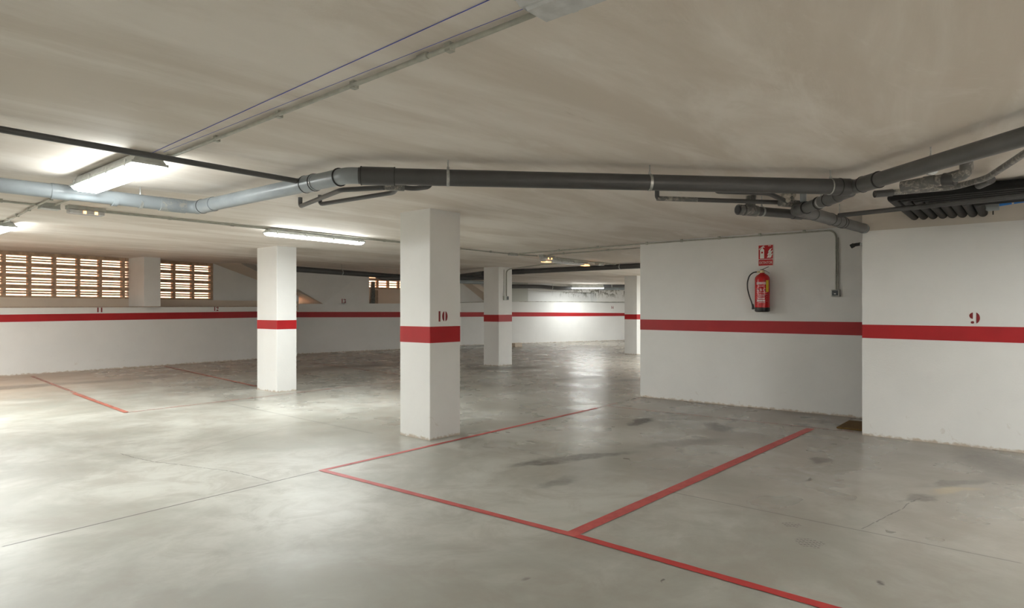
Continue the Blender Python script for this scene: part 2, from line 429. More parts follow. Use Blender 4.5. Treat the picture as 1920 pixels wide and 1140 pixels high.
stripe(wallA, [(XW, yA(XW)), (A0.x, A0.y), (A1.x, A1.y), (xJ, yA(xJ))],
       [(1.11, 1.28), (zat(604, *A0.xy), zat(590, *A0.xy)), (zat(595.5, *A1.xy), zat(584, *A1.xy)), (1.225, 1.425)])
ledB = [(570, 0), (569, 1), (569, 2), (568, 3), (567, 4), (565, 5), (566, 6)]
zB = [zat(p, *Bs[i].xy) for p, i in ledB]; zB.append(zB[-1])
def zlB(x, y):
    j = min(range(len(Bs)), key=lambda k: abs(Bs[k].x - x)); return zB[j]
polywall('wall_left_return', [(xJ, yA(xJ)), (Bs[0].x, Bs[0].y)], 0, lambda x, y: zB[0], .9, 'white')
wallB = polywall('wall_back', [b.xy for b in Bs], 0, zlB, LEDGE_T, 'white_mold')
sb = [(595, 584.8), (594.9, 584.8), (594.8, 584.8), (594.4, 585), (594, 585.3), (593.6, 585.3), (592.5, 587)]
zs = [(zat(a, *Bs[i].xy), zat(b, *Bs[i].xy)) for i, (a, b) in enumerate(sb)]; zs.append(zs[-1])
stripe(wallB, [b.xy for b in Bs], zs)

# upper wall of the alcove with its grilles; D = setback of the grilles
xc = A0.x
for _ in range(20):                        # column corner at px 270 on the lower wall line
    r = ray(270, 573); t = (A0.y - kA * A0.x) / (r[1] - kA * r[0]); xc = r[0] * t
D = ray(232, 520)[1] / ray(232, 520)[0] * xc - yA(xc)
D = max(.3, min(LEDGE_T - .1, D))
def onback(px, d=None):
    d = D if d is None else d
    r = ray(px, 500); t = (A0.y - kA * A0.x + d) / (r[1] - kA * r[0]); return Vector((r[0] * t, r[1] * t, 0))
ex = Vector((1, kA, 0)).normalized(); ey = Vector((-ex.y, ex.x, 0))
W0, W1 = 1.755, 2.79
c1 = onback(301, 0)                        # column right corner (front)
b400 = onback(400)
def strip(name, p, q, z0, z1, th, mat, parent=None, kind='structure'):
    return polywall(name, [p.xy, q.xy], z0, z1, th, mat, parent, kind)
pW = Vector((XW, yA(XW) + D, 0))
cb = Vector((xc, yA(xc), 0))
upA = strip('wall_left_upper', pW, onback(560), 1.45, W0, .2, 'cream')                 # sill band under both grilles
strip('wall_left_upper_pier', b400, onback(560), W0 - .01, 3.0, .2, 'white')
bm = bmesh.new(); q0 = cb; q1 = c1; q2 = c1 + ey * (D + .2); q3 = cb + ey * (D + .2)
prism(bm, [(q.x, q.y, 1.45) for q in (q0, q1, q2, q3)], (0, 0, 1.6)); link('wall_left_upper_column', bm, 'white', kind='structure')
# brown edge strip along the ledge
bm = bmesh.new()
a, b = Vector((XW, yA(XW), 0)), Vector((xJ, yA(xJ), 0)); o = -ey * .012
prism(bm, [(a + o).to_tuple()[:2] + (zlA(a.x) - .012,), (b + o).to_tuple()[:2] + (zlA(b.x) - .012,), (b + o).to_tuple()[:2] + (zlA(b.x) + .006,), (a + o).to_tuple()[:2] + (zlA(a.x) + .006,)], (ey * .03).to_tuple())
link('trim_1', bm, 'tan_board', kind='structure')

def grille(name, p, q, z0, z1, cols, rows=4, dep=.14, cols_at=None):
    """cement block louvre window: mullions, thick courses and thin slanted slats"""
    d = (q - p); L = d.length; d.normalize(); nrm = Vector((-d.y, d.x, 0)); ang = math.atan2(d.y, d.x)
    bm = bmesh.new(); mt = Matrix.Translation(p) @ Matrix.Rotation(ang, 4, 'Z')
    def bx(x0, x1, y0, y1, za, zb): box(bm, (x0, y0, za), (x1, y1, zb))
    H = (z1 - z0) / rows; th = .088
    xs = cols_at or [L * i / cols for i in range(cols + 1)]
    for x in xs: bx(x - .032, x + .032, 0, dep, z0, z1 + .1)
    for r in range(rows + 1):
        zc = z0 + r * H; bx(0, L, .004, dep - .004, zc - th / 2, zc + th / 2 + (.12 if r == rows else 0))
    bm.transform(mt); root = link(name, bm, 'slat', kind='structure')
    bm = bmesh.new()
    for r in range(rows):
        zc = z0 + r * H
        for k in range(1, 3):
            zz = zc + th / 2 + (H - th) * k / 3
            vs = box(bm, (0, .01, zz - .0165), (L, dep - .01, zz + .0165))
            for v in vs: v.co.z += (v.co.y - dep / 2) * .06
    bm.transform(mt); link('louvre_slats', bm, 'slat', root)
    return root
mx = [onback(v) for v in (232, 189, 148, 103, 56, 8)]
step = (mx[1] - mx[5]).length / 4
pend = onback(232)
nleft = int((pend - pW).length / step)
start = mx[5] - ex * step * 9
cols_at = [(m - start).length for m in (mx[5] - ex * step * k for k in range(9, 0, -1))] + [(m - start).length for m in mx[::-1]]
grille('window_1', start, pend, W0, W1, 0, cols_at=cols_at)
w2a, w2b = onback(301), onback(400); w2a = w2a - ex * .9
cc = [(onback(v) - w2a).length for v in (327, 362.5, 397)]
grille('window_2', w2a, w2b - ex * .03, W0, W1, 0, cols_at=[cc[0] - (cc[1] - cc[0]) * 2, cc[0] - (cc[1] - cc[0])] + cc)
strip('wall_left_upper_far', pW, start, W0 - .01, 3.0, .2, 'white')

# stair flight crossing the alcove: side wall (with number 13) and sloping soffit
dB = (Bs[1] - Bs[0]).normalized(); nB = Vector((-dB.y, dB.x, 0))
def onB(px, d=0, i=0):
    a = Bs[i]; u = (Bs[i + 1] - Bs[i]).normalized(); nn = Vector((-u.y, u.x, 0)); a = a + nn * d
    r = ray(px, 500); t = (a.x * u.y - a.y * u.x) / (r[0] * u.y - r[1] * u.x); return Vector((r[0] * t, r[1] * t, 0))
f0 = onback(453, .02); f1 = onB(607); f2 = onB(692); f5 = onB(557)
g0 = onback(400, D); g1 = onB(560, .9)
bm = bmesh.new()
zt = 3.0
P = [(f0.x, f0.y, 2.80), (f1.x, f1.y, zB[0] + .005), (f2.x, f2.y, zB[0] + .005), (f2.x, f2.y, zt), (f0.x, f0.y, zt)]
a = [bm.verts.new(p) for p in P]; b = [bm.verts.new((p[0] + nB.x * .16, p[1] + nB.y * .16, p[2])) for p in P]
bm.faces.new(a); bm.faces.new(b[::-1])
for i in range(5): bm.faces.new((a[i], b[i], b[(i + 1) % 5], a[(i + 1) % 5]))
wallS = link('wall_stair', bm, 'white', kind='structure')
bm = bmesh.new()
Q = [(f0.x, f0.y, 2.80), (f1.x, f1.y, zB[0] + .005), (g1.x, g1.y, zB[0] + .005), (g0.x, g0.y, 2.83)]
v = [bm.verts.new(p) for p in Q]; w = [bm.verts.new((p[0], p[1], p[2] + .18)) for p in Q]
bm.faces.new(v); bm.faces.new(w[::-1])
for i in range(4): bm.faces.new((v[i], w[i], w[(i + 1) % 4], v[(i + 1) % 4]))
link('trim_2', bm, 'cream', kind='structure')
# recess beyond the stair with grille 3
h0, h1 = onB(600, .78, 1), onB(864, .78, 1)
w3a, w3b = onB(690, .78, 1), onB(790, .78, 1)
zs3 = zat(541.5, *w3a.xy)
strip('wall_back_recess', h0, w3b, 1.4, zs3, .15, 'cream')
L3 = (w3b - w3a).length
grille('window_3', w3a - (w3b - w3a) * .6, w3b, zs3 + .02, 2.95, 0, rows=2, dep=.12, cols_at=[i * .46 for i in range(int(L3 * 1.6 / .46) + 1)])
strip('wall_back_recess_end', w3b, h1, 1.4, 3.0, .15, 'white')
# second stair soffit between the big pillar and the conduit pillar
def onC(px, d=0): return onB(px, d, 4)
s0, s1, t0, t1 = onC(872), onC(935), onC(845, .9), onC(897, .9)
zA_, zB_ = zat(521, *s0.xy), zB[4] + .01
bm = bmesh.new(); Q = [(s0.x, s0.y, 2.72), (s1.x, s1.y, zB_), (t1.x, t1.y, zB_), (t0.x, t0.y, 2.55)]
v = [bm.verts.new(p) for p in Q]; w = [bm.verts.new((p[0], p[1], p[2] + .2)) for p in Q]
bm.faces.new(v); bm.faces.new(w[::-1])
for i in range(4): bm.faces.new((v[i], w[i], w[(i + 1) % 4], v[(i + 1) % 4]))
link('trim_3', bm, 'cream', kind='structure')
strip('wall_back_upper_inner', h1, onC(975, .9), 1.4, 3.0, .1, 'white')
# thin greenish-brown edge on top of the lower back wall
bm = bmesh.new(); pr = None
for i in (3, 4, 5, 6, 7):
    q = Bs[i]; o_ = -nB * .02
    r_ = [bm.verts.new((q.x + o_.x * m, q.y + o_.y * m, zB[i] + dz)) for m, dz in ((1, -.02), (1, .004), (-2, .004), (-2, -.02))]
    if pr:
        for k in range(4): bm.faces.new((pr[k], pr[(k + 1) % 4], r_[(k + 1) % 4], r_[k]))
    else: bm.faces.new(r_)
    pr = r_
bm.faces.new(pr[::-1]); link('trim_5', bm, 'grime', kind='structure')
# upper part of the back wall: pier, recess with sloping head, stained pier
def onD(px, d=0): return onB(px, d, 5)
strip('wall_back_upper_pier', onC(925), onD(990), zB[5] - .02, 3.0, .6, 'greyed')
strip('wall_back_upper_recess', onD(985, .45), onD(1125, .45), zB[5] - .02, 3.0, .3, 'white_mold')
strip('wall_back_upper', onD(1119), Bs[-1], zB[5] - .04, 3.0, .6, 'white_mold')
bm = bmesh.new(); pa, pb = onD(988), onD(1121)
prism(bm, [(pa.x, pa.y, zat(543, *pa.xy)), (pb.x, pb.y, zat(549, *pb.xy)), (pb.x, pb.y, 3.0), (pa.x, pa.y, 3.0)], (nB * .4).to_tuple())
link('trim_4', bm, 'white_mold', kind='structure')

# right-hand walls
bm = NB(((9.62, YS, 0), (9.85, 5.33, 2.85)), ((9.85, 5.13, 0), (XE, 5.33, 2.85)))
wall1 = link('wall_right', bm, 'white', kind='structure')
W1y = PX(1203, 600, 9.62).y
stripe(wall1, [(9.62, 5.33), (9.62, 1.0)], [(zat(618, 9.62, 5.33), zat(599, 9.62, 5.33)), (zat(630, 9.62, 1.9), zat(604.3, 9.62, 1.9))])
y2 = PX(1616.5, 600, 8.34).y
bm = NB(((8.34, YS, 0), (8.50, y2, 2.37)))
wall2 = link('wall_right_near', bm, 'white', kind='structure')
link('wall_right_beam', NB(((8.34, YS, 2.37), (8.50, y2, 2.85))), 'band', kind='structure')
stripe(wall2, [(8.34, y2), (8.34, .1), (8.34, YS)], [(zat(633.5, 8.34, y2), zat(608.5, 8.34, y2)), (zat(643.5, 8.34, .25), zat(613.5, 8.34, .25)), (1.06, 1.25)])
# light portals: they only guide sampling of the sky through the openings
def portal(loc, rot, sx, sy):
    la = bpy.data.lights.new('portal', 'AREA'); la.shape = 'RECTANGLE'; la.size = sx; la.size_y = sy; la.cycles.is_portal = True
    o = bpy.data.objects.new('portal', la); C.objects.link(o); o.location = loc; o.rotation_euler = rot
portal((.4, YS - .31, 1.1), (PI / 2, 0, PI), 2.4, 2.2)
portal((1.5, yA(1.5) + 1.0, 2.27), (-PI / 2, 0, math.atan(kA) - PI), 12, 1.05) if 0 else None
# walls outside the picture that close the garage
link('wall_rear', NB(((XW, YS - .3, 0), (-.8, YS, 2.85)), ((1.6, YS - .3, 0), (XE, YS, 2.85)), ((-.8, YS - .3, 2.2), (1.6, YS, 2.85))), 'white', kind='structure')  # opening added in the unseen rear wall to let daylight in
link('wall_side', NB(((XW - .3, YS - .3, 0), (XW, 19, 3.0))), 'white', kind='structure')
link('wall_far', NB(((XE, 5, 0), (XE + .3, 19, 2.95))), 'white', kind='structure')
# unseen sunlit ground added outside the rear opening to bounce daylight in
link('forecourt_ground', NB(((-14, -22, -.2), (14, YS - .3, -.01))), 'forecourt', kind='structure')
# daylit courtyard added outside the grilles to light them
link('ground_outside', NB(((XW, 19.3, 1.15), (24, 30, 1.45))), 'terracotta', kind='structure') if 0 else None
bm = bmesh.new(); c0 = Vector((XW - 2, yA(XW - 2) + LEDGE_T, 0)); c1_ = Vector((11.2, yA(11.2) + LEDGE_T, 0)); c2_ = Bs[0] + nB * 1.0; c3_ = Bs[2] + nB * 1.0; c4_ = Vector((24, 20, 0))
prism(bm, [(c.x, c.y, 1.2) for c in (c0, c1_, c2_, c3_, c4_)] + [(24, 27, 1.2), (XW - 2, 27, 1.2)], (0, 0, .25))
link('courtyard_ground', bm, 'terracotta', kind='structure')
link('courtyard_wall', NB(((XW - 4, 25.5, 1.3), (26, 25.8, 4.6))), 'court_wall', kind='structure')

# ------------------------------------------------------------------ pillars
def num(parent, ch, o, u, h, n_off, w=1.0, label=None):
    """stencilled figure: o lower-left corner, u direction, h height"""
    def ell(cx, cy, a, b, x0, x1, n=16):
        pts = []
        for s_ in (1, -1):
            for i in range(n + 1):
                x = x0 + (x1 - x0) * (i / n if s_ == 1 else 1 - i / n)
                k = max(0, 1 - ((x - cx) / a) ** 2); pts.append((x, cy + s_ * b * math.sqrt(k)))
        return pts
    G = {'1': ([[(.10, 0), (.30, 0), (.30, 1), (.10, 1)]], .40),
         '0': ([ell(.33, .5, .33, .5, .001, .24), ell(.33, .5, .33, .5, .42, .659)], .66),
         '9': ([ell(.30, .70, .32, .29, -.019, .22), ell(.34, .5, .36, .5, .46, .699), ell(.20, .12, .13, .11, .08, .30)], .72),
         '2': ([ell(.18, .78, .17, .14, .02, .24), ell(.32, .72, .26, .28, .36, .579), [(.04, .0), (.56, .0), (.56, .2), (.30, .3), (.12, .22)]], .62),
         '3': ([ell(.16, .84, .13, .12, .03, .24), ell(.30, .76, .27, .24, .34, .569), ell(.30, .27, .30, .27, .34, .599), ell(.16, .14, .13, .13, .03, .24)], .64),
         '4': ([[(.30, 0), (.48, 0), (.48, 1), (.36, 1)], [(0, .25), (.26, .25), (.26, .75)]], .56)}
    bm = bmesh.new(); x = 0; o = Vector(o); u = Vector(u); nn = Vector(n_off)
    for c in ch:
        polys, adv = G[c]
        for pl in polys: prism(bm, [o + u * ((x + a) * h * w) + Vector((0, 0, b * h)) for a, b in pl], nn)
        x += adv + .14
    return link('stencilled_number', bm, 'number', parent, label=label)

def pillar(pxl, pxc, pxr, ybot, label, zst, ztop=None):
    c = Z(pxc, ybot, 0)
    l = PX(pxl, 600, c.x); r = PY(pxr, 600, c.y)
    zc = ztop or ceil_z(c.x, c.y) + .004
    root = thing('pillar', label, 'pillar', (c.x, c.y, 0), 'square white pillars'); root['kind'] = 'thing'
    bm = bmesh.new(); box(bm, (c.x, c.y, 0), (r.x, l.y, zc))
    ed = [e for e in bm.edges if abs(e.verts[0].co.z - e.verts[1].co.z) > 1]
    bmesh.ops.bevel(bm, geom=ed, offset=.008, segments=2, affect='EDGES', profile=.5)
    link('shaft', bm, 'white', root)
    e = .002; bm = bmesh.new(); box(bm, (c.x - e, c.y - e, zst[0]), (r.x + e, l.y + e, zst[1]))
    ed = [q for q in bm.edges if abs(q.verts[0].co.z - q.verts[1].co.z) > .1]
    bmesh.ops.bevel(bm, geom=ed, offset=.008, segments=2, affect='EDGES', profile=.5)
    link('painted_stripe', bm, 'red', root)
    return root, c, r, l
p1, c, r, l = pillar(750, 806, 863, 826, 'nearest and largest white pillar, red band and number 10', (1.085, 1.268))
a = PY(821, 603, c.y - .0005); b = PY(839, 587, c.y); h = (a.z - b.z)
num(p1, '10', (a.x, c.y + .001, zat(603, a.x, a.y)), (1, 0, 0), .118, (0, -.004, 0), w=1.05)
p2, *_ = pillar(482, 519, 556, 736, 'white pillar with red band between the big pillar and the grille wall', (1.115, 1.275))
p3, c3, r3, l3 = pillar(907, 935, 960, 686.5, 'white pillar with red band and a small switch on its side', (1.155, 1.335))
p4, c4, r4, l4 = pillar(1171, 1194, 1206, 665, 'slim far white pillar, half hidden by the extinguisher wall', (1.155, 1.32), 2.62)

# bay numbers painted on walls
def wall_num(parent, ch, px, pyb, line, u, h, n):
    num(parent, ch, line, u, h, n)
q = onback(181, 0); num(wallA, '11', (q.x, q.y, zat(585.5, *q.xy)), ex, .115, -ey * .004, w=1.3)
q = onback(401, 0); num(wallA, '12', (q.x, q.y, zat(583, *q.xy)), ex, .12, -ey * .004, w=1.0)
q = onB(640); num(wallS, '13', (q.x, q.y, zat(568.5, *q.xy)), dB, .155, -nB * .004, w=.95)
dD = (Bs[6] - Bs[5]).normalized(); q = onD(1146); num(wallB, '14', (q.x, q.y, zat(579, *q.xy)), dD, .13, Vector((dD.y, -dD.x, 0)) * .004)
q = PX(1818, 607, 8.34); num(wall2, '9', (8.34, q.y, q.z), (0, -1, 0), .122, (-.004, 0, 0), w=1.05)

# ------------------------------------------------------------------ light fittings
def lamp_light(root, loc, d, sx, sy, watts, ang):
    """the light a fitting gives off: one rectangular source on its luminous face, facing d"""
    la = bpy.data.lights.new('tube_light', 'AREA'); la.shape = 'RECTANGLE'; la.size = sx; la.size_y = sy; la.energy = watts * POW; la.color = LAMPC[:3]
    o = bpy.data.objects.new('tube_light', la); C.objects.link(o)
    z = -Vector(d).normalized(); x = Vector((math.cos(ang), math.sin(ang), 0)); x = (x - z * x.dot(z)).normalized(); y = z.cross(x)
    m = Matrix((x, y, z)).transposed().to_4x4(); m.translation = Vector(loc); o.matrix_world = m
    o.parent = root; o.matrix_parent_inverse = Matrix.Translation(-root.location)
def fitting(label, p, q, w=.17, z=2.47, lit=True, ztop=2.59, clips=True, group='fluorescent ceiling lights', tube_only=False, k_=1.0):
    """p, q: end points of the long axis; sealed batten: tray, cover, clips"""
    p = Vector((p[0], p[1], 0)); q = Vector((q[0], q[1], 0)); d = (q - p); L = d.length; ang = math.atan2(d.y, d.x)
    root = thing('fluorescent_light', label, 'ceiling light', (p.x, p.y, z), group)
    mt = Matrix.Translation((p.x, p.y, 0)) @ Matrix.Rotation(ang, 4, 'Z')
    zm = z + .045
    bm = bmesh.new(); N = 6
    def slab(bm, z0, z1, w0, w1, e0, e1):
        vs = []
        for zz, ww, ee in ((z0, w0, e0), (z1, w1, e1)):
            vs.append([bm.verts.new(v) for v in ((ee, -ww / 2, zz), (L - ee, -ww / 2, zz), (L - ee, ww / 2, zz), (ee, ww / 2, zz))])
        bm.faces.new(vs[0][::-1]); bm.faces.new(vs[1])
        for i in range(4): bm.faces.new((vs[0][i], vs[0][(i + 1) % 4], vs[1][(i + 1) % 4], vs[1][i]))
    slab(bm, zm, ztop - .012, w, w * .62, 0, .03)
    slab(bm, zm - .006, zm + .01, w + .012, w + .012, -.006, -.006)
    box(bm, (.15, -.03, ztop - .02), (.22, .03, ztop)); box(bm, (L - .22, -.03, ztop - .02), (L - .15, .03, ztop))
    bm.transform(mt); link('housing', bm, 'housing', root)
    if tube_only:
        for s_ in (-1, 1):
            bm = bmesh.new(); tube(bm, [(.03, s_ * .04, z - .03), (L - .03, s_ * .04, z - .03)], .016, 14); bm.transform(mt); link('fluorescent_tube', bm, 'lamp', root, smooth=True)
        mid = (p + q) / 2
        lamp_light(root, (mid.x, mid.y, z - .05), (0, 0, -1), L - .06, .11, 38 * k_, ang)
        lamp_light(root, (mid.x, mid.y, z - .012), (0, 0, 1), L - .06, .11, 34 * k_, ang)
        return root
    bm = bmesh.new(); slab(bm, z, zm - .007, w * .70, w * .96, .02, .004)
    ed = [e for e in bm.edges if e.verts[0].co.z < z + .001 and e.verts[1].co.z < z + .001]
    bmesh.ops.bevel(bm, geom=ed, offset=.012, segments=2, affect='EDGES')
    bm.transform(mt); link('diffuser', bm, 'lamp' if lit else 'cover_off', root, label=None if lit else 'unlit milky cover')
    if lit:
        mid = (p + q) / 2; sd = Vector((-math.sin(ang), math.cos(ang), 0))
        lamp_light(root, (mid.x, mid.y, z - .002), (0, 0, -1), L - .06, w * .66, 42 * k_, ang)
        for s_ in (-1, 1): lamp_light(root, (*(mid + sd * s_ * (w / 2 + .008)).xy, z + .018), sd * s_ + Vector((0, 0, -.05)), L - .04, .03, 4.5, ang)
    for k in range(4):
        for s_ in (-1, 1):
            x = .12 + (L - .24) * k / 3; bm = bmesh.new(); box(bm, (x - .012, s_ * (w / 2 + .004) - .005, zm - .02), (x + .012, s_ * (w / 2 + .004) + .005, zm + .03))
            bm.transform(mt); link('clip', bm, 'housing', root)
    return root
fitting('lit fluorescent light in front of the pale grey drainpipe', (1.83, 4.95), (1.83, 6.33), w=.235, z=2.455, k_=.8)
fitting('long lit fluorescent light above and between the two nearer pillars', (4.52, 8.24), (6.15, 8.30), w=.15, z=2.475, k_=1.5)
fitting('lit fluorescent light cut off by the left edge of the photo', (2.07, 10.16), (2.07, 11.55), w=.2, z=2.475, k_=1.6)
fitting('unlit milky fluorescent light at the top edge of the photo', (1.73, 1.385), (1.73, .02), w=.19, z=2.455, lit=False)
l4_ = fitting('switched-off fluorescent light with orange glowing tube ends', (10.75, 8.27), (12.45, 8.30), w=.15, z=2.48, lit=False)
for x in (10.9, 12.38):
    link('tube_end', NB(((x - .09, 8.22, 2.476), (x + .09, 8.35, 2.50))), 'orange', l4_, label='orange glowing tube end')
e5, e6 = Z(1072, 541, 2.41), Z(1132, 541, 2.41)
fitting('farthest lit fluorescent light, below the pipes at the back wall', e5.xy, e6.xy, w=.2, z=2.40)
# unseen fittings added out of the frame to brighten the garage
for i, (p, q) in enumerate((((15.4, 7.4), (16.8, 7.4)), ((-3.2, 4.6), (-3.2, 6.0)), ((-3.2, 9.5), (-3.2, 10.9)), ((-2.0, -2.2), (-.6, -2.2)), ((3.6, -2.6), (5.0, -2.6)), ((22.5, 9), (23.9, 9)), ((-5.2, .6), (-5.2, 2.0)), ((-4.5, 14.5), (-3.1, 14.5)), ((19.5, 7.6), (20.9, 7.6)), ((26, 10.5), (27.4, 10.5)), ((.6, 14.2), (2.0, 14.2)), ((5.7, -1.0), (5.7, -2.4)))):
    where = ('behind the extinguisher wall', 'beside the camera on the far left', 'near the grille wall on the far left', 'behind the camera', 'behind the camera near the beam wall', 'beyond the slim far pillar', 'on the far left behind the camera', 'close to the outer left end of the grille wall', 'midway behind the extinguisher wall', 'near the far end of the garage', 'just outside the left edge before the grilles', 'behind the camera close to the black tubes')[i]
    fitting('lit fluorescent light out of view ' + where, p, q, w=.12, z=2.50, tube_only=True, k_=(1.9, .50, .9, 1, 1.1, 1.8, .8, 2.4, 1.9, 1.6, 2.3, 1.15)[i])

def emergency(p, label, L=.30, ang=0):
    root = thing('emergency_light', label, 'emergency light', p, 'small emergency lights')
    x, y, z = p
    link('base', bbox((x - L / 2, y - .06, 2.55), (x + L / 2, y + .06, 2.59)), 'box', root)
    link('cover', bbox((x - L / 2 + .01, y - .055, 2.505), (x + L / 2 - .01, y + .055, 2.549), .012), 'cover_off', root)
    for k in (-.04, .07): link('bulb', NB(((x + k, y - .057, 2.51), (x + k + .03, y - .052, 2.54))), 'orange', root, label='small orange lamp')
    return root
emergency((2.36, 8.17, 2.59), 'small emergency light by the grey junction box near the grilles', .36)
emergency((10.62, 8.05, 2.59), 'small emergency light beside the switched-off fluorescent light', .42)

# ------------------------------------------------------------------ conduits, boxes, switches
def conduit(label, pts, r=.0105, clips=(), z=None, sleeves=(), rad=.06, wall=None):
    root = thing('electrical_conduit', label, 'conduit', pts[0], 'grey electrical conduits')
    P = fillet(pts, rad); bm = bmesh.new(); tube(bm, P, r, 12); link('tube', bm, 'conduit', root, smooth=True)
    for c_ in clips:
        c_ = Vector(c_)
        if wall: bm = NB(((c_.x - .016, c_.y - .013, c_.z - .006), (c_.x + r + .005, c_.y + .013, c_.z + .006)))
        else: bm = NB(((c_.x - .016, c_.y - .016, c_.z - r - .004), (c_.x + .016, c_.y + .016, ceil_z(c_.x, c_.y))))
        link('clip', bm, 'conduit', root)
    for a, b in sleeves: link('sleeve', T((( a, b), r + .004), seg=14), 'conduit', root, smooth=True)
    return root
zc = 2.568
xa = 1.925
cl = [Z(838, 88, zc), Z(662, 160, zc), Z(520, 215, zc), Z(410, 262, zc), Z(325, 298, zc)]
conduit('grey conduit running from the unlit top light to the lit light', [(1.90, 1.37, zc), (xa, 3.0, zc), (xa + .03, 5.0, zc)], .0115, [(xa - .01 + .012 * i, v.y, zc) for i, v in enumerate(cl)],
        sleeves=[((1.905, 2.10, zc), (1.907, 2.16, zc))])
conduit('grey conduit from the unlit top light towards the camera side', [(1.87, 1.37, zc), (1.87, -3, zc)])
bx = Z(107, 389, 2.56)
conduit('short grey conduit from the lit light to the junction box', [(1.93, 6.3, zc), (2.03, 7.0, zc), (2.06, 8.1, zc)], .011, [(2.045, 7.5, zc)])
a3 = Z(62, 383, zc)
conduit('grey conduit running along to the light at the left edge', [(1.90, 6.7, zc), (1.93, 8.1, zc), (2.0, 9.3, zc), (2.04, 10.2, zc)], .011, [(1.92, 7.7, zc), (1.965, 8.7, zc), (2.0, 9.35, zc), (2.03, 9.9, zc)])
def jbox(label, c, sx=.11, sy=.11, sz=.05, group='grey junction boxes'):
    root = thing('junction_box', label, 'junction box', c, group)
    zt = ceil_z(c[0], c[1])
    link('body', bbox((c[0] - sx / 2, c[1] - sy / 2, zt - sz), (c[0] + sx / 2, c[1] + sy / 2, zt)), 'box', root)
    link('lid', bbox((c[0] - sx / 2 - .004, c[1] - sy / 2 - .004, zt - sz - .012), (c[0] + sx / 2 + .004, c[1] + sy / 2 + .004, zt - sz - .0005)), 'housing', root)
    return root
jbox('grey junction box near the grilles where four conduits meet', (2.03, 8.2, 2.59), .17, .13)
jbox('small grey box on the ceiling conduit left of the switched-off light', (9.75, 8.24, 2.59), .2, .09, .04)
jbox('small grey box at the far end of the switched-off light', (12.95, 8.26, 2.59), .22, .12, .06)
yb = 8.225
conduit('grey conduit from the left edge to the first junction box', [(-1.5, yb, zc), (1.94, yb, zc)], .012, [(1.2, yb, zc), (1.62, yb, zc), (.3, yb, zc)])
conduit('long grey conduit crossing the ceiling behind the two nearer pillars', [(2.55, yb + .02, zc), (9.65, yb + .02, zc)], .012, [(Z(x, y, zc).x, yb + .02, zc) for x, y in ((323, 409), (443, 421), (557, 432), (650, 442), (738, 450), (865, 466), (925, 472))])
conduit('second thin conduit beside the long ceiling conduit', [(2.55, yb - .05, zc + .004), (7.2, yb - .05, zc + .004)], .007)
conduit('short conduit run between the small box and the switched-off light', [(9.85, 8.24, zc), (10.42, 8.15, zc)], .012)
conduit('thin conduit passing beside the switched-off light', [(10.85, 8.12, zc), (12.85, 8.2, zc), (13.9, 8.22, zc)], .012)
# over the extinguisher wall and down to the switch
x_ = 9.606; ysw = 2.306
crv = [(9.77, 8.1, zc), (9.70, 6.6, zc), (9.62 - .014, 5.25, zc - .004), (x_, ysw + .0, zc - .014), (x_, ysw, 1.73)]
conduit('grey conduit along the top of the extinguisher wall and down to the switch', crv, .0115,
        [(x_, 5.2 - .62 * k, zc - .008) for k in range(5)] + [(9.72, 7.1, zc), (9.66, 6.2, zc)], rad=.12)
swc = bpy.context.scene
conduit('thin second conduit tube down the extinguisher wall', [(x_, ysw - .026, 2.45), (x_, ysw - .026, 1.73)], .008, [(x_ + .0, ysw - .013, 2.28), (x_, ysw - .013, 1.94)], wall=True)
conduit('grey ceiling conduit that meets the far corner of the extinguisher wall', [(10.5, 8.0, zc), (10.3, 7.7, zc), (10.22, 5.34, zc)], .011, [(10.29, 7.4, zc), (10.25, 6.35, zc), (10.23, 5.62, zc)])
sw = thing('light_switch', 'grey surface light switch on the extinguisher wall', 'light switch', (9.62, ysw, 1.685), 'surface switches')
link('body', bbox((9.565, ysw - .052, 1.64), (9.62, ysw + .052, 1.735)), 'box', sw)
link('rocker', bbox((9.559, ysw - .033, 1.655), (9.5645, ysw + .040, 1.722), .003), 'dark_glass', sw, label='dark grey rocker key')
link('indicator', NB(((9.556, ysw - .010, 1.672), (9.5588, ysw + .014, 1.684))), 'sign_white', sw)
# pillar 3 conduit and switch
u = PY(949, 559, c3.y)
conduit('thin conduit down the side of the pillar to its switch', [(12.35, 8.45, zc), (12.45, 9.6, zc), (u.x + .12, c3.y - .02, zc - .02), (u.x, c3.y - .015, 2.48), (u.x, c3.y - .015, u.z + .05)], .013, [(12.4, 9.0, zc)], rad=.1)
conduit('second thin tube down the side of the pillar', [(u.x - .1, c3.y - .014, 2.52), (u.x - .1, c3.y - .014, u.z + .05)], .008)
sw2 = thing('light_switch', 'small dark switch on the pillar below a thin conduit', 'light switch', (u.x, c3.y, u.z), 'surface switches')
link('body', bbox((u.x - .12, c3.y - .045, u.z - .055), (u.x + .055, c3.y, u.z + .055)), 'box', sw2)
link('rocker', bbox((u.x - .03, c3.y - .052, u.z - .04), (u.x + .05, c3.y - .0455, u.z + .04), .002), 'dark_glass', sw2)

# blue chalk lines on the ceiling
bl = [Z(930, -6, 2.587), Z(280, 289, 2.587)]
link('chalk_line', T(((bl[0], lerp(*bl, .33), lerp(*bl, .66), bl[1]), .0018), seg=6), 'blue_line', ceiling)
link('chalk_line', T((((1.875, 1.4, 2.589), (1.90, 4.9, 2.589)), .0012), seg=6), 'blue_line', ceiling)

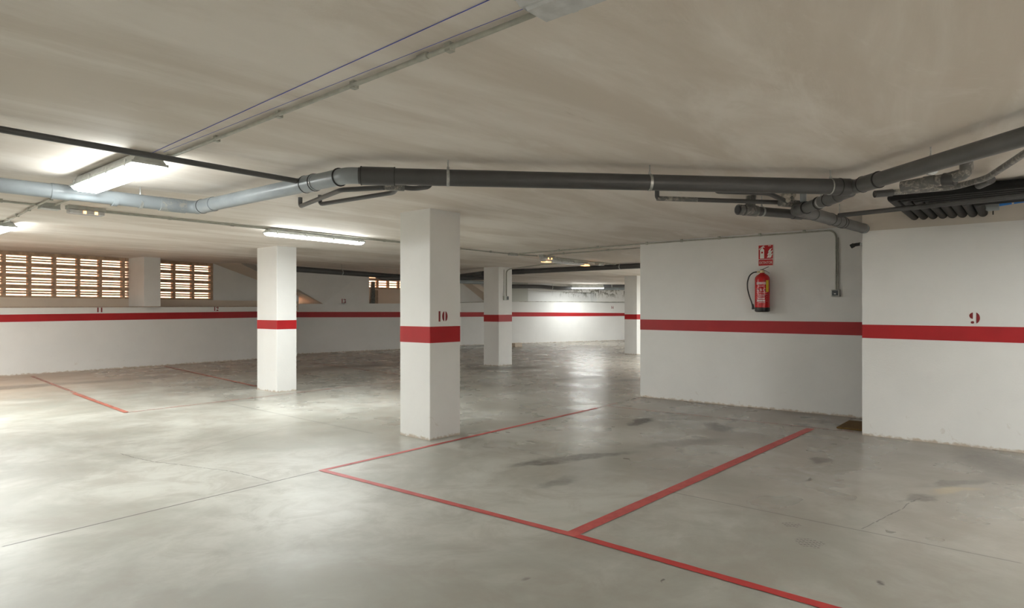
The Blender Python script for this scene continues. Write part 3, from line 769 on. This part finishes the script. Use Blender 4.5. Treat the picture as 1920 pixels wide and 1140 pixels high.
# ------------------------------------------------------------------ drain pipes
def ringat(bm, p, d, r, w):
    d = Vector(d).normalized(); p = Vector(p); tube(bm, [p - d * w / 2, p + d * w / 2], r, 24)
def hanger(root, p, d, r, rod=True):
    bm = bmesh.new(); ringat(bm, p, d, r + .004, .022); p = Vector(p)
    if rod: tube(bm, [(p.x, p.y, p.z + r), (p.x, p.y, ceil_z(p.x, p.y) + .005)], .005, 8)
    tube(bm, [(p.x, p.y, p.z + r + .002), (p.x, p.y, p.z + r + .02)], .010, 8)
    link('hanger_clamp', bm, 'steel', root, smooth=True)
def pipe(label, pts, r, mat='pvc', bend=.1, hangers=(), couplings=(), rings=(), group=None, cat='drainpipe', name='drain_pipe', cut=None, mat2=None):
    root = thing(name, label, cat, pts[0], group)
    link('tube', T((fillet(pts, bend), r), seg=28), mat, root, smooth=True)
    for a, b, m in couplings: link('coupling', T(((a, b), r + .006), seg=28), m or mat, root, smooth=True)
    for p, d in rings:
        bm = bmesh.new(); ringat(bm, p, d, r + .009, .008); link('gasket_ring', bm, 'gasket', root, smooth=True)
    for p, d in hangers: hanger(root, p, d, r)
    return root
zp = 2.455
R_ = .0625
E1 = Z(652, 329, zp); E2 = Z(1600, 351, zp)
dm = (E2 - E1).normalized()
P = [Z(380, 388, zp)]
PL0 = Vector((2.79, 6.42, zp))                  # elbow near the two pillars at the left
dL = Vector((E1 - PL0)).normalized()
# run 1: dark main between the two elbows
mainr = pipe('long dark grey drainpipe crossing the middle of the ceiling', [E1 + dm * .08, E2 - dm * .06], R_, 'pvc',
     hangers=[(lerp(E1, E2, k), dm) for k in ((Z(840, 334, zp) - E1).length / (E2 - E1).length, (Z(1220, 341, zp) - E1).length / (E2 - E1).length, (Z(1560, 349, zp) - E1).length / (E2 - E1).length)],
     couplings=[(E1 + dm * .10, E1 + dm * .34, 'pvc'), (E2 - dm * .20, E2 - dm * .04, 'pvc')], rings=[(E1 + dm * .10, dm), (E1 + dm * .345, dm), (E2 - dm * .125, dm)])
# elbow and run toward the grilles, its pale tone standing for lamp light
t1_ = Z(570, 344, zp); 
k = (t1_ - E1).length
PLd = (PL0 - E1).normalized()
pale = pipe('pale grey drainpipe with two elbows beside the lit light', [E1 + dm * .10, E1, PL0, Vector((2.15, 6.46, zp + .005)), Vector((1.3, 6.52, zp + .01)), Vector((-2.5, 6.75, zp + .02))], R_ - .001, 'pvc_light', bend=.11,
     hangers=[((2.30, 6.455, zp), (1, 0, 0)), ((.1, 6.6, zp), (1, 0, 0))],
     couplings=[(E1 + PLd * .40, E1 + PLd * .56, 'pvc_light'), (PL0 - PLd * .36, PL0 - PLd * .10, 'pvc_light'), (Vector((1.62, 6.5, zp + .008)), Vector((1.75, 6.49, zp + .007)), 'pvc_light')],
     rings=[(E1 + PLd * .10, PLd), (E1 + PLd * .42, PLd), (E1 + PLd * .54, PLd), (PL0 - PLd * .14, PLd)])
link('cement_smear', T(((PL0 + Vector((-.33, .02, 0)), PL0 + Vector((-.10, .01, .0))), R_ + .0035), seg=24), 'pvc_light_dirty', pale, smooth=True, label='patch of white plaster on the pipe')
link('cement_smear', T(((PL0 - PLd * .08, PL0 - PLd * .02), R_ + .003), seg=24), 'pvc_light_dirty', pale, smooth=True)
link('strap', T(((Vector((2.07, 6.47, zp)), Vector((2.11, 6.47, zp))), R_ + .005), seg=24), 'pvc_light', pale, smooth=True)
# thin black pipe into the pale one
ta, tb = Z(-400, 178, 2.52), Z(572, 342, 2.475)
pipe('thin dark pipe slanting from the left edge to the pale drainpipe', [Vector((-2.2, 4.68, 2.53)), Vector((.92, 4.69, 2.505)), tb], .0205, 'pvc')
# small branches under the left elbow
z5 = 2.50
b1 = [Z(563, 387, z5), Z(640, 356, z5), Z(720, 352, z5)]
ss = pipe('small grey branch pipes dropping from the ceiling under the left elbow', [b1[0] + Vector((0, 0, .09)), b1[0], b1[1], b1[2] ], .021, 'pvc', bend=.06)
pipe('small grey pipe with a white elbow below the main drainpipe', [Z(600, 383, z5) + Vector((0, 0, .09)), Z(600, 383, z5), Z(738, 361, z5), Z(745, 352, z5)], .020, 'pvc', bend=.05)
pw = Z(738, 359, z5)
smallt = pipe('short curved grey pipe from the tee to the ceiling', [Z(745, 350, z5), Z(775, 354, z5), Z(806, 350, z5), Z(812, 350, z5) + Vector((0, 0, .09))], .021, 'pvc', bend=.07)
link('tee', T(((Z(722, 349, z5), Z(758, 351, z5)), .034), seg=20), 'pvc_dirty', smallt, smooth=True, label='tee fitting smeared with cement')
# right-hand elbow and branches
G0 = Z(1900, 262, zp); dg = (G0 - E2).normalized()
right = pipe('thick grey drainpipe running overhead to the right edge', [E2 - dm * .07, E2, E2 + dg * .1, G0, G0 + dg * 1.6], .0575, 'pvc_mid', bend=.09,
     hangers=[(Z(1745, 312, zp), dg), (G0 + dg * 1.0, dg)],
     couplings=[(E2 + dg * .12, E2 + dg * .30, 'pvc_mid'), (E2 - dm * .065, E2 - dm * .01, 'pvc_mid')], rings=[(E2 + dg * .12, dg), (E2 + dg * .305, dg)])
N0 = E2 + Vector((.05, .03, -.02)); N1 = Z(1500, 394, 2.40)
dn = (N1 - N0).normalized()
br1 = pipe('grey branch drainpipe dropping back from the right elbow', [N0, N1 - dn * .02], .05, 'pvc_mid', hangers=[(lerp(N0, N1, .55), dn)],
     couplings=[(lerp(N0, N1, .22), lerp(N0, N1, .42), 'pvc_mid'), (lerp(N0, N1, .86), lerp(N0, N1, 1.04), 'pvc_mid')], rings=[(lerp(N0, N1, .42), dn), (lerp(N0, N1, .86), dn), (lerp(N0, N1, .60), dn)])
V0 = Z(1512, 398, 2.40); V1 = Z(1625, 430, 2.40); dv = (V1 - V0).normalized()
V2 = V0 + dv * ((9.58 - V0.x) / dv.x)
br2 = pipe('thick grey drainpipe disappearing behind the beam wall', [N1 + Vector((-.02, .03, 0)), V0, V1, V2], .055, 'pvc_mid', bend=.1,
     couplings=[(lerp(V0, V1, .10), lerp(V0, V1, .36), 'pvc_mid'), (lerp(V0, V1, .44), lerp(V0, V1, .56), 'pvc_mid')], rings=[(lerp(V0, V1, .36), dv), (lerp(V0, V1, .52), dv), (lerp(V0, V1, .56), dv)],
     hangers=[(lerp(V0, V1, .5), dv)])
bm = bmesh.new(); ringat(bm, lerp(V0, V1, .93), dv, .059, .04); link('collar', bm, 'pvc_light', br2, smooth=True)
Ra, Rb = Z(1384, 393, 2.44), Z(1545, 406, 2.44); dr = (Rb - Ra).normalized()
rear = pipe('short dark drainpipe stub with open socket behind the main pipe', [Ra, Rb + dr * .1], .046, 'pvc', couplings=[(lerp(Ra, Rb, .62), lerp(Ra, Rb, .72), 'pvc'), (Ra, Ra + dr * .05, 'pvc_dirty')], hangers=[(lerp(Ra, Rb, .26), dr)])
bm = bmesh.new(); ringat(bm, Ra - dr * .004, dr, .038, .006); link('socket_bore', bm, 'black', rear)
st_ = lerp(Ra, Rb, .13)
link('coupling', T(((lerp(Ra, Rb, .06) + Vector((0, 0, 0)), lerp(Ra, Rb, .2)), .054), ((st_, st_ + Vector((.03, .0, .15))), .048), seg=24), 'pvc_dirty', rear, smooth=True, label='branch fitting smeared with cement')
t1a, t1b = Z(1232, 372, 2.51), Z(1476, 380, 2.51)
tp = pipe('thin pipe with cement-smeared end left of the junction cluster', [t1a + Vector((0, 0, .08)), t1a, t1b], .0215, 'pvc', bend=.03)
link('cement_smear', T(((t1a - Vector((0, 0, 0)), lerp(t1a, t1b, .3)), .0225), seg=18), 'pvc_dirty', tp, smooth=True)
pipe('thin grey pipe slanting down to the junction cluster', [Z(1343, 359, 2.52) + Vector((0, 0, .06)), Z(1343, 359, 2.52), Z(1440, 362, 2.52), Z(1478, 379, 2.49)], .021, 'pvc', bend=.08)
jc = Z(1480, 379, 2.48)
clu = thing('pipe_junction', 'cement-smeared cluster of pipe fittings under the main drainpipe', 'pipe fitting', jc)
link('tee', T(((Z(1462, 380, 2.48), Z(1512, 384, 2.47)), .036), ((jc, jc + Vector((0, 0, .11))), .040), seg=22), 'pvc_dirty', clu, smooth=True)
bm = bmesh.new(); bmesh.ops.create_icosphere(bm, subdivisions=4, radius=.062)
for v_ in bm.verts: v_.co *= 1 + .18 * math.sin(v_.co.x * 90 + 1) * math.sin(v_.co.y * 80) + .12 * math.sin(v_.co.z * 130)
bm.transform(Matrix.Translation(jc + Vector((0, .02, .05)))); link('cement_lump', bm, 'cement', clu, smooth=True, label='rough lump of cement')
link('riser', T(((Z(1506, 378, 2.46), Z(1506, 378, 2.46) + Vector((0, 0, .13))), .028), seg=20), 'pvc_light', clu, smooth=True)
link('collar', T(((Z(1500, 386, 2.45), Z(1520, 388, 2.44)), .048), seg=22), 'pvc_dirty', clu, smooth=True)
# small pipe from the big junction to the right edge
t3a, t3b = Z(1572, 404, 2.41), Z(1920, 367, 2.41)
pipe('thin dark pipe below the black tubes along the beam wall', [t3a, t3b, t3b + (t3b - t3a) * 1.2], .0225, 'pvc')
# cluster behind the right-hand pipe
zz = 2.50
q1, q2, q3, q4 = Z(1640, 364, 2.44), Z(1790, 351, zz), Z(1850, 334, zz), Z(1925, 285, zz)
cr_ = pipe('thin cement-spattered pipe rising to the right edge behind the thick pipe', [q1, q2, q3, q4, q4 + (q4 - q3) * 1.2], .024, 'pvc_dirty', bend=.1, couplings=[(q1, lerp(q1, q2, .22), 'pvc')])
link('end_cap', T(((Z(1836, 347, zz), Z(1858, 337, zz)), .034), seg=20), 'pvc', cr_, smooth=True)
w0, w1, w2 = Z(1690, 350, 2.47), Z(1770, 337, 2.48), Z(1812, 325, 2.50)
el = pipe('cement-covered grey elbow rising to the ceiling behind the thick pipe', [w0, w1, w2, w2 + Vector((0, 0, .09))], .045, 'pvc_dirty', bend=.05, couplings=[(lerp(w0, w1, .55), lerp(w0, w1, .80), 'pvc_dirty')])
link('branch_cone', T(((w1, lerp(w1, w2, .5) + Vector((0, 0, -.02))), .052), seg=22), 'pvc', el, smooth=True)

# black tubes along the beam wall, each turning into the wall
for i in range(8):
    x = 6.98 + .098 * i; yy = 1.20 - .088 * i; zt_ = 2.53 - .003 * i
    pt = fillet([(x, -3.0, zt_), (x, yy, zt_), (8.342, yy, zt_ - .035)], .10)
    bm = bmesh.new(); tube(bm, pt, .042, 18)
    o = link('black_tube', bm, 'black_pipe', smooth=True)
    o.location = (0, 0, 0)
    words = ('outermost', 'second', 'third', 'fourth', 'fifth', 'sixth', 'seventh', 'innermost')[i]
    tag(o, 'black plastic tube turning into the beam wall, %s of eight counted from the open ceiling' % words, 'tube', 'black tubes under the ceiling at the beam wall')
# blue pipe
yb0, yb1 = PX(1862, 384, 8.1), PX(1925, 374, 8.1)
bp = thing('water_pipe', 'bright blue plastic pipe on the beam wall at the right edge', 'water pipe', yb0)
link('tube', T(((yb0, yb1, Vector((8.1, -3, yb1.z + .02))), .026), seg=20), 'blue', bp, smooth=True)
bm = bmesh.new(); tube(bm, [yb0 + Vector((0, .10, -.005)), yb0 + Vector((0, .03, -.02)), yb0 + Vector((0, -.05, -.02))], .03, 18, rad=[.024, .044, .040]); link('end_cap', bm, 'pvc_light', bp, smooth=True)
link('tap', T(((yb0 + Vector((0, .0, -.03)), yb0 + Vector((0, .0, -.10))), .006), ((yb0 + Vector((0, .12, -.01)), yb0 + Vector((0, .06, -.01))), .012), seg=10), 'gasket', bp)
jn = lerp(yb0, yb1, .6); link('joint', T(((jn + Vector((0, .008, 0)), jn - Vector((0, .008, 0))), .029), seg=20), 'steel', bp, smooth=True)

# pipes at the back
def seg2(a, b, z): return [Z(*a, z), Z(*b, z)]
a_, b_ = Vector((6.6, 14.15, 2.44)), Vector((12.6, 14.75, 2.42))
p557 = Z(520, 502, 2.45); p750 = Z(750, 519, 2.42)
r1 = pipe('dark drainpipe behind the two nearer pillars', [p557 - (p750 - p557) * .12, p750, p750 + Vector((1.2, -1.0, 0)), Z(907, 513, 2.43)], .07, 'pvc', bend=.3, hangers=[(lerp(p557, p750, .47), p750 - p557), (lerp(p557, p750, .97), p750 - p557)])
pipe('second dark drainpipe behind the nearest pillar, under the first', [Z(700, 521, 2.36) + Vector((0, 0, .1)), Z(715, 522, 2.34), Z(865, 521, 2.34), Z(910, 521, 2.35)], .06, 'pvc', bend=.2)
pipe('lowest dark drainpipe between nearest pillar and switch pillar', [Z(840, 527, 2.30), Z(910, 530, 2.30)], .055, 'pvc_light')
e2a, e2b = Z(930, 511, 2.43), Z(1203, 497, 2.43); de = (e2b - e2a).normalized()
pipe('dark drainpipe below the switched-off light', [Vector((13.6, 11.75, 2.515)), Vector((13.68, 5.4, 2.515))], .065, 'pvc', hangers=[((13.64, PX(x, 500, 13.64).y, 2.515), (0, 1, 0)) for x in (1047, 1163)], couplings=[(Vector((13.6, 11.7, 2.515)), Vector((13.61, 11.1, 2.515)), 'pvc')])
f = [onD(955, -.25), onD(1010, -.3), onD(1052, -.55), onD(1120, -1.1), onD(1175, -2.0)]
zf = (537, 537, 541, 537, 534)
Pf = [Vector((q.x, q.y, zat(p, *q.xy))) for q, p in zip(f, zf)]
pipe('far dark drainpipe along the top of the back wall', Pf, .085, 'pvc', bend=.4, hangers=[(lerp(Pf[1], Pf[2], .6), Pf[2] - Pf[1]), (lerp(Pf[2], Pf[3], .3), Pf[3] - Pf[2]), (lerp(Pf[3], Pf[4], .5), Pf[4] - Pf[3])])
g_ = [onD(1125, -.6), onD(1180, -1.0)]
pipe('far pale drainpipe right of the farthest lit light', [Vector((q.x, q.y, zat(541, *q.xy))) for q in g_], .075, 'pvc_light')

# ------------------------------------------------------------------ fire extinguisher and its sign
X, Y = 9.505, 3.27
yy_ = lambda px: Y - (px - 1429) * .00764
zz_ = lambda py: 1.738 - (py - 545) * .00778
fe = thing('fire_extinguisher', 'red fire extinguisher hanging on the white wall', 'fire extinguisher', (X, Y, zz_(585)))
r = .103
bm = bmesh.new(); lathe(bm, (X, Y), [(r * .9, zz_(577)), (r, zz_(576.5)), (r, zz_(524)), (r * .96, zz_(520.5)), (r * .80, zz_(517)), (r * .5, zz_(514)), (.034, zz_(512.8)), (.030, zz_(511))], 48)
link('cylinder', bm, 'ext_red', fe, smooth=True)
bm = bmesh.new(); lathe(bm, (X, Y), [(r * .8, zz_(585)), (r * .96, zz_(584)), (r * 1.015, zz_(582.5)), (r * 1.015, zz_(577)), (r * .9, zz_(576.5))], 48); link('foot_ring', bm, 'black', fe, smooth=True)
bm = bmesh.new(); lathe(bm, (X, Y), [(.030, zz_(512)), (.034, zz_(511)), (.034, zz_(509)), (.026, zz_(508.6)), (.028, zz_(506.5))], 20)
tube(bm, [(X - .01, Y + .02, zz_(509.5)), (X - .02, Y + .07, zz_(509.7))], .013, 10); link('valve', bm, 'brass', fe, smooth=True)
bm = bmesh.new()
def lever(pts, w=.022, t=.007):
    for a, b in zip(pts, pts[1:]):
        a = Vector(a); b = Vector(b)
        vs = []
        for p_ in (a, b):
            vs.append([bm.verts.new(p_ + Vector((sx * w / 2, 0, sz * t / 2))) for sx, sz in ((-1, -1), (1, -1), (1, 1), (-1, 1))])
        bm.faces.new(vs[0][::-1]); bm.faces.new(vs[1])
        for i in range(4): bm.faces.new((vs[0][i], vs[0][(i + 1) % 4], vs[1][(i + 1) % 4], vs[1][i]))
lever([(X, yy_(1427), zz_(507)), (X, yy_(1430), zz_(505)), (X, yy_(1434), zz_(503.2)), (X, yy_(1441), zz_(500.5))])
lever([(X, yy_(1430), zz_(507)), (X, yy_(1436), zz_(508)), (X, yy_(1441), zz_(511.5)), (X, yy_(1442.5), zz_(513))])
box(bm, (X - .018, yy_(1431), zz_(508.5)), (X + .018, yy_(1426), zz_(505))); link('squeeze_handle', bm, 'black', fe)
hp = [(X - .02, yy_(1420), zz_(509.6)), (X - .03, yy_(1413), zz_(510.5)), (X - .03, yy_(1406), zz_(516)), (X - .03, yy_(1402), zz_(527)), (X - .03, yy_(1402), zz_(541)), (X - .02, yy_(1406), zz_(557)), (X - .01, yy_(1409.5), zz_(567)), (X - .01, yy_(1411.5), zz_(577))]
link('hose', T((fillet(hp, .09, 5), .0095), seg=12), 'black', fe, smooth=True)
bm = bmesh.new(); tube(bm, [(X - .01, yy_(1411.5), zz_(570)), (X - .01, yy_(1411.8), zz_(575)), (X - .01, yy_(1412), zz_(580))], .01, 14, rad=[.011, .016, .019]); box(bm, (X - .03, yy_(1417), zz_(579)), (X + .0, yy_(1411), zz_(577))); link('nozzle', bm, 'black', fe, smooth=True)
link('wall_bracket', NB(((X + .05, Y - .03, zz_(530)), (9.62, Y + .03, zz_(520)))), 'steel', fe)
# print on the cylinder, wrapped on its surface
th0 = math.atan2(-Y, -X)                        # towards the camera
def wrap(bm, u, z, rr): a = th0 - u / r; return (X + rr * math.cos(a), Y + rr * math.sin(a), z)
def patch(bm, u0, u1, z0, z1, n=6, e=.0006):
    R0 = []
    for i in range(n + 1):
        u_ = u0 + (u1 - u0) * i / n; R0.append([bm.verts.new(wrap(bm, -u_, zq, r + e)) for zq in (z0, z1)])
    for a, b in zip(R0, R0[1:]): bm.faces.new((a[0], b[0], b[1], a[1]))
bm = bmesh.new(); rnd = random.Random(3)
for (py0, py1, u0, u1, gap) in ((529.2, 533.8, -.085, .050, .004), (536.3, 537.4, -.06, .02, .004), (552.4, 553.3, -.06, .05, .004), (555, 556.2, -.06, .03, .004), (558.5, 560.5, -.065, .035, .004), (562, 565.6, -.075, .040, .003), (567, 568, -.05, .04, .004), (548.8, 549.4, -.09, .07, .0)):
    u_ = u0
    while u_ < u1 - .004:
        w_ = min(rnd.uniform(.007, .018), u1 - u_) if gap else u1 - u_
        patch(bm, u_, u_ + w_, zz_(py1), zz_(py0), 3 if gap else 12); u_ += w_ + gap
for py in (552, 556, 560, 564): patch(bm, .062, .068, zz_(py + 1.5), zz_(py), 1); patch(bm, -.088, -.083, zz_(py + 1.5), zz_(py), 1)
link('label_print', bm, 'label_white', fe)
def text_mesh(body, size, name, mat, parent, place, spacing=1.0):
    cu = bpy.data.curves.new(name, 'FONT'); cu.body = body; cu.size = size; cu.align_x = 'CENTER'; cu.space_character = spacing; cu.resolution_u = 3
    t_ = bpy.data.objects.new(name, cu); C.objects.link(t_); bpy.context.view_layer.update()
    me = bpy.data.meshes.new_from_object(t_.evaluated_get(bpy.context.evaluated_depsgraph_get())); bpy.data.objects.remove(t_)
    for v_ in me.vertices: v_.co = place(v_.co.x, v_.co.y)
    me.materials.clear(); me.materials.append(M[mat]); o = bpy.data.objects.new(name, me); C.objects.link(o)
    o.parent = parent; o.matrix_parent_inverse = Matrix.Translation(-parent.location); return o
text_mesh('ABC', .056, 'label_letters', 'label_white', fe, lambda x, y: wrap(None, -(x * 1.05 - .018), zz_(546.4) + y, r + .0012), 1.35)
bm = bmesh.new(); patch(bm, .052, .098, zz_(547.6), zz_(526), 6, .001); link('sticker', bm, 'yellow', fe, label='yellow inspection sticker')

sg = thing('safety_sign', 'red fire extinguisher sign reading EXTINTOR on the wall', 'sign', (9.62, 3.258, 2.26))
sy0, sy1 = 3.366, 3.150; sz0, sz1 = 2.105, 2.415
link('panel', bbox((9.614, sy1, sz0), (9.62, sy0, sz1), .001), 'sign_red', sg)
bm = bmesh.new(); xs_ = 9.6132
def sp(a, b): return (xs_, sy0 - (sy0 - sy1) * a, sz0 + (sz1 - sz0) * b)          # panel coordinates 0..1
def poly(bm, pts): bm.faces.new([bm.verts.new(sp(*q)) for q in pts])
def rect(bm, a0, b0, a1, b1): poly(bm, ((a0, b0), (a1, b0), (a1, b1), (a0, b1)))
# border lines
for q in ((0, 0, 1, .018), (0, .982, 1, 1), (0, 0, .022, 1), (.978, 0, 1, 1), (0, .30, 1, .325)): rect(bm, *q)
link('border', bm, 'sign_white', sg)
bm = bmesh.new()
rect(bm, .12, .36, .40, .60); rect(bm, .12, .68, .40, .76); rect(bm, .12, .60, .20, .68) ; rect(bm, .32, .60, .40, .68)
poly(bm, ((.12, .76), (.40, .76), (.34, .82), (.18, .82))); rect(bm, .22, .82, .30, .87)
poly(bm, ((.20, .87), (.42, .87), (.44, .90), (.20, .90))); poly(bm, ((.20, .91), (.36, .91), (.42, .955), (.38, .96)))
poly(bm, ((.20, .88), (.10, .85), (.05, .78), (.08, .77), (.13, .83), (.20, .86)))
for (a, b, s_) in ((.58, .37, 1.0), (.70, .37, 1.3), (.60, .50, 1.1), (.70, .52, 1.3), (.66, .64, 1.2)):
    poly(bm, ((a, b), (a + .12 * s_, b + .02), (a + .16 * s_, b + .10 * s_), (a + .22 * s_, b + .16 * s_), (a + .10 * s_, b + .13 * s_), (a + .03 * s_, b + .06 * s_)))
rect(bm, .66, .93, .86, .95)
link('pictogram', bm, 'sign_white', sg)
text_mesh('EXTINTOR', .048, 'lettering', 'sign_white', sg, lambda x, y: Vector((9.6130, (sy0 + sy1) / 2 - x * .80, 2.135 + y * 1.15)), 1.0)

# ------------------------------------------------------------------ small things
mt_ = tag(link('doormat', bbox((8.60, 1.25, .0), (9.24, 2.06, .018), .004), 'coir'), 'brown coir doormat on the floor between the two white walls', 'doormat')
ww = PX(1610, 461, 8.50)
cm = thing('security_camera', 'small black camera poking out from the end of the beam wall', 'camera', ww)
link('body', T(((ww + Vector((-.0, .06, .012)), ww + Vector((0, -.02, .022))), .020), seg=16), 'black', cm, smooth=True)
link('lens_hood', T(((ww + Vector((-.0, .085, -.004)), ww + Vector((0, .05, .014))), .026), seg=16), 'gasket', cm, smooth=True)
link('bracket', NB(((8.47, y2 - .01, ww.z + .0), (8.53, ww.y - .02, ww.z + .03))), 'steel', cm)
q = Z(969, 650.5, 0)
tag(link('concrete_block', bbox((q.x - .22, q.y - .1, 0), (q.x + .22, q.y + .1, .16), .012), 'cream'), 'low beige block on the floor at the back wall beside the switch pillar', 'block')
q = onB(698, .12, 1); zb_ = zB[1]
bm = bmesh.new(); box(bm, (q.x - .1, q.y - .05, zb_ - .01), (q.x + .09, q.y + .05, zat(528, *q.xy))); 
for v_ in bm.verts:
    if v_.co.z > zb_ + .1 and v_.co.x < q.x: v_.co.x += .08
bmesh.ops.bevel(bm, geom=bm.edges[:], offset=.006, segments=1, affect='EDGES')
tag(link('concrete_post', bm, 'grey_board'), 'dark grey upright post standing on the wall ledge by the far grille', 'post')
q = onB(706, .2, 1)
tag(link('wooden_board', bbox((q.x - .09, q.y - .02, zb_ - .01), (q.x + .06, q.y + .02, zat(544, *q.xy))), 'tan_board'), 'short tan board on the ledge beside the dark grey post', 'board')
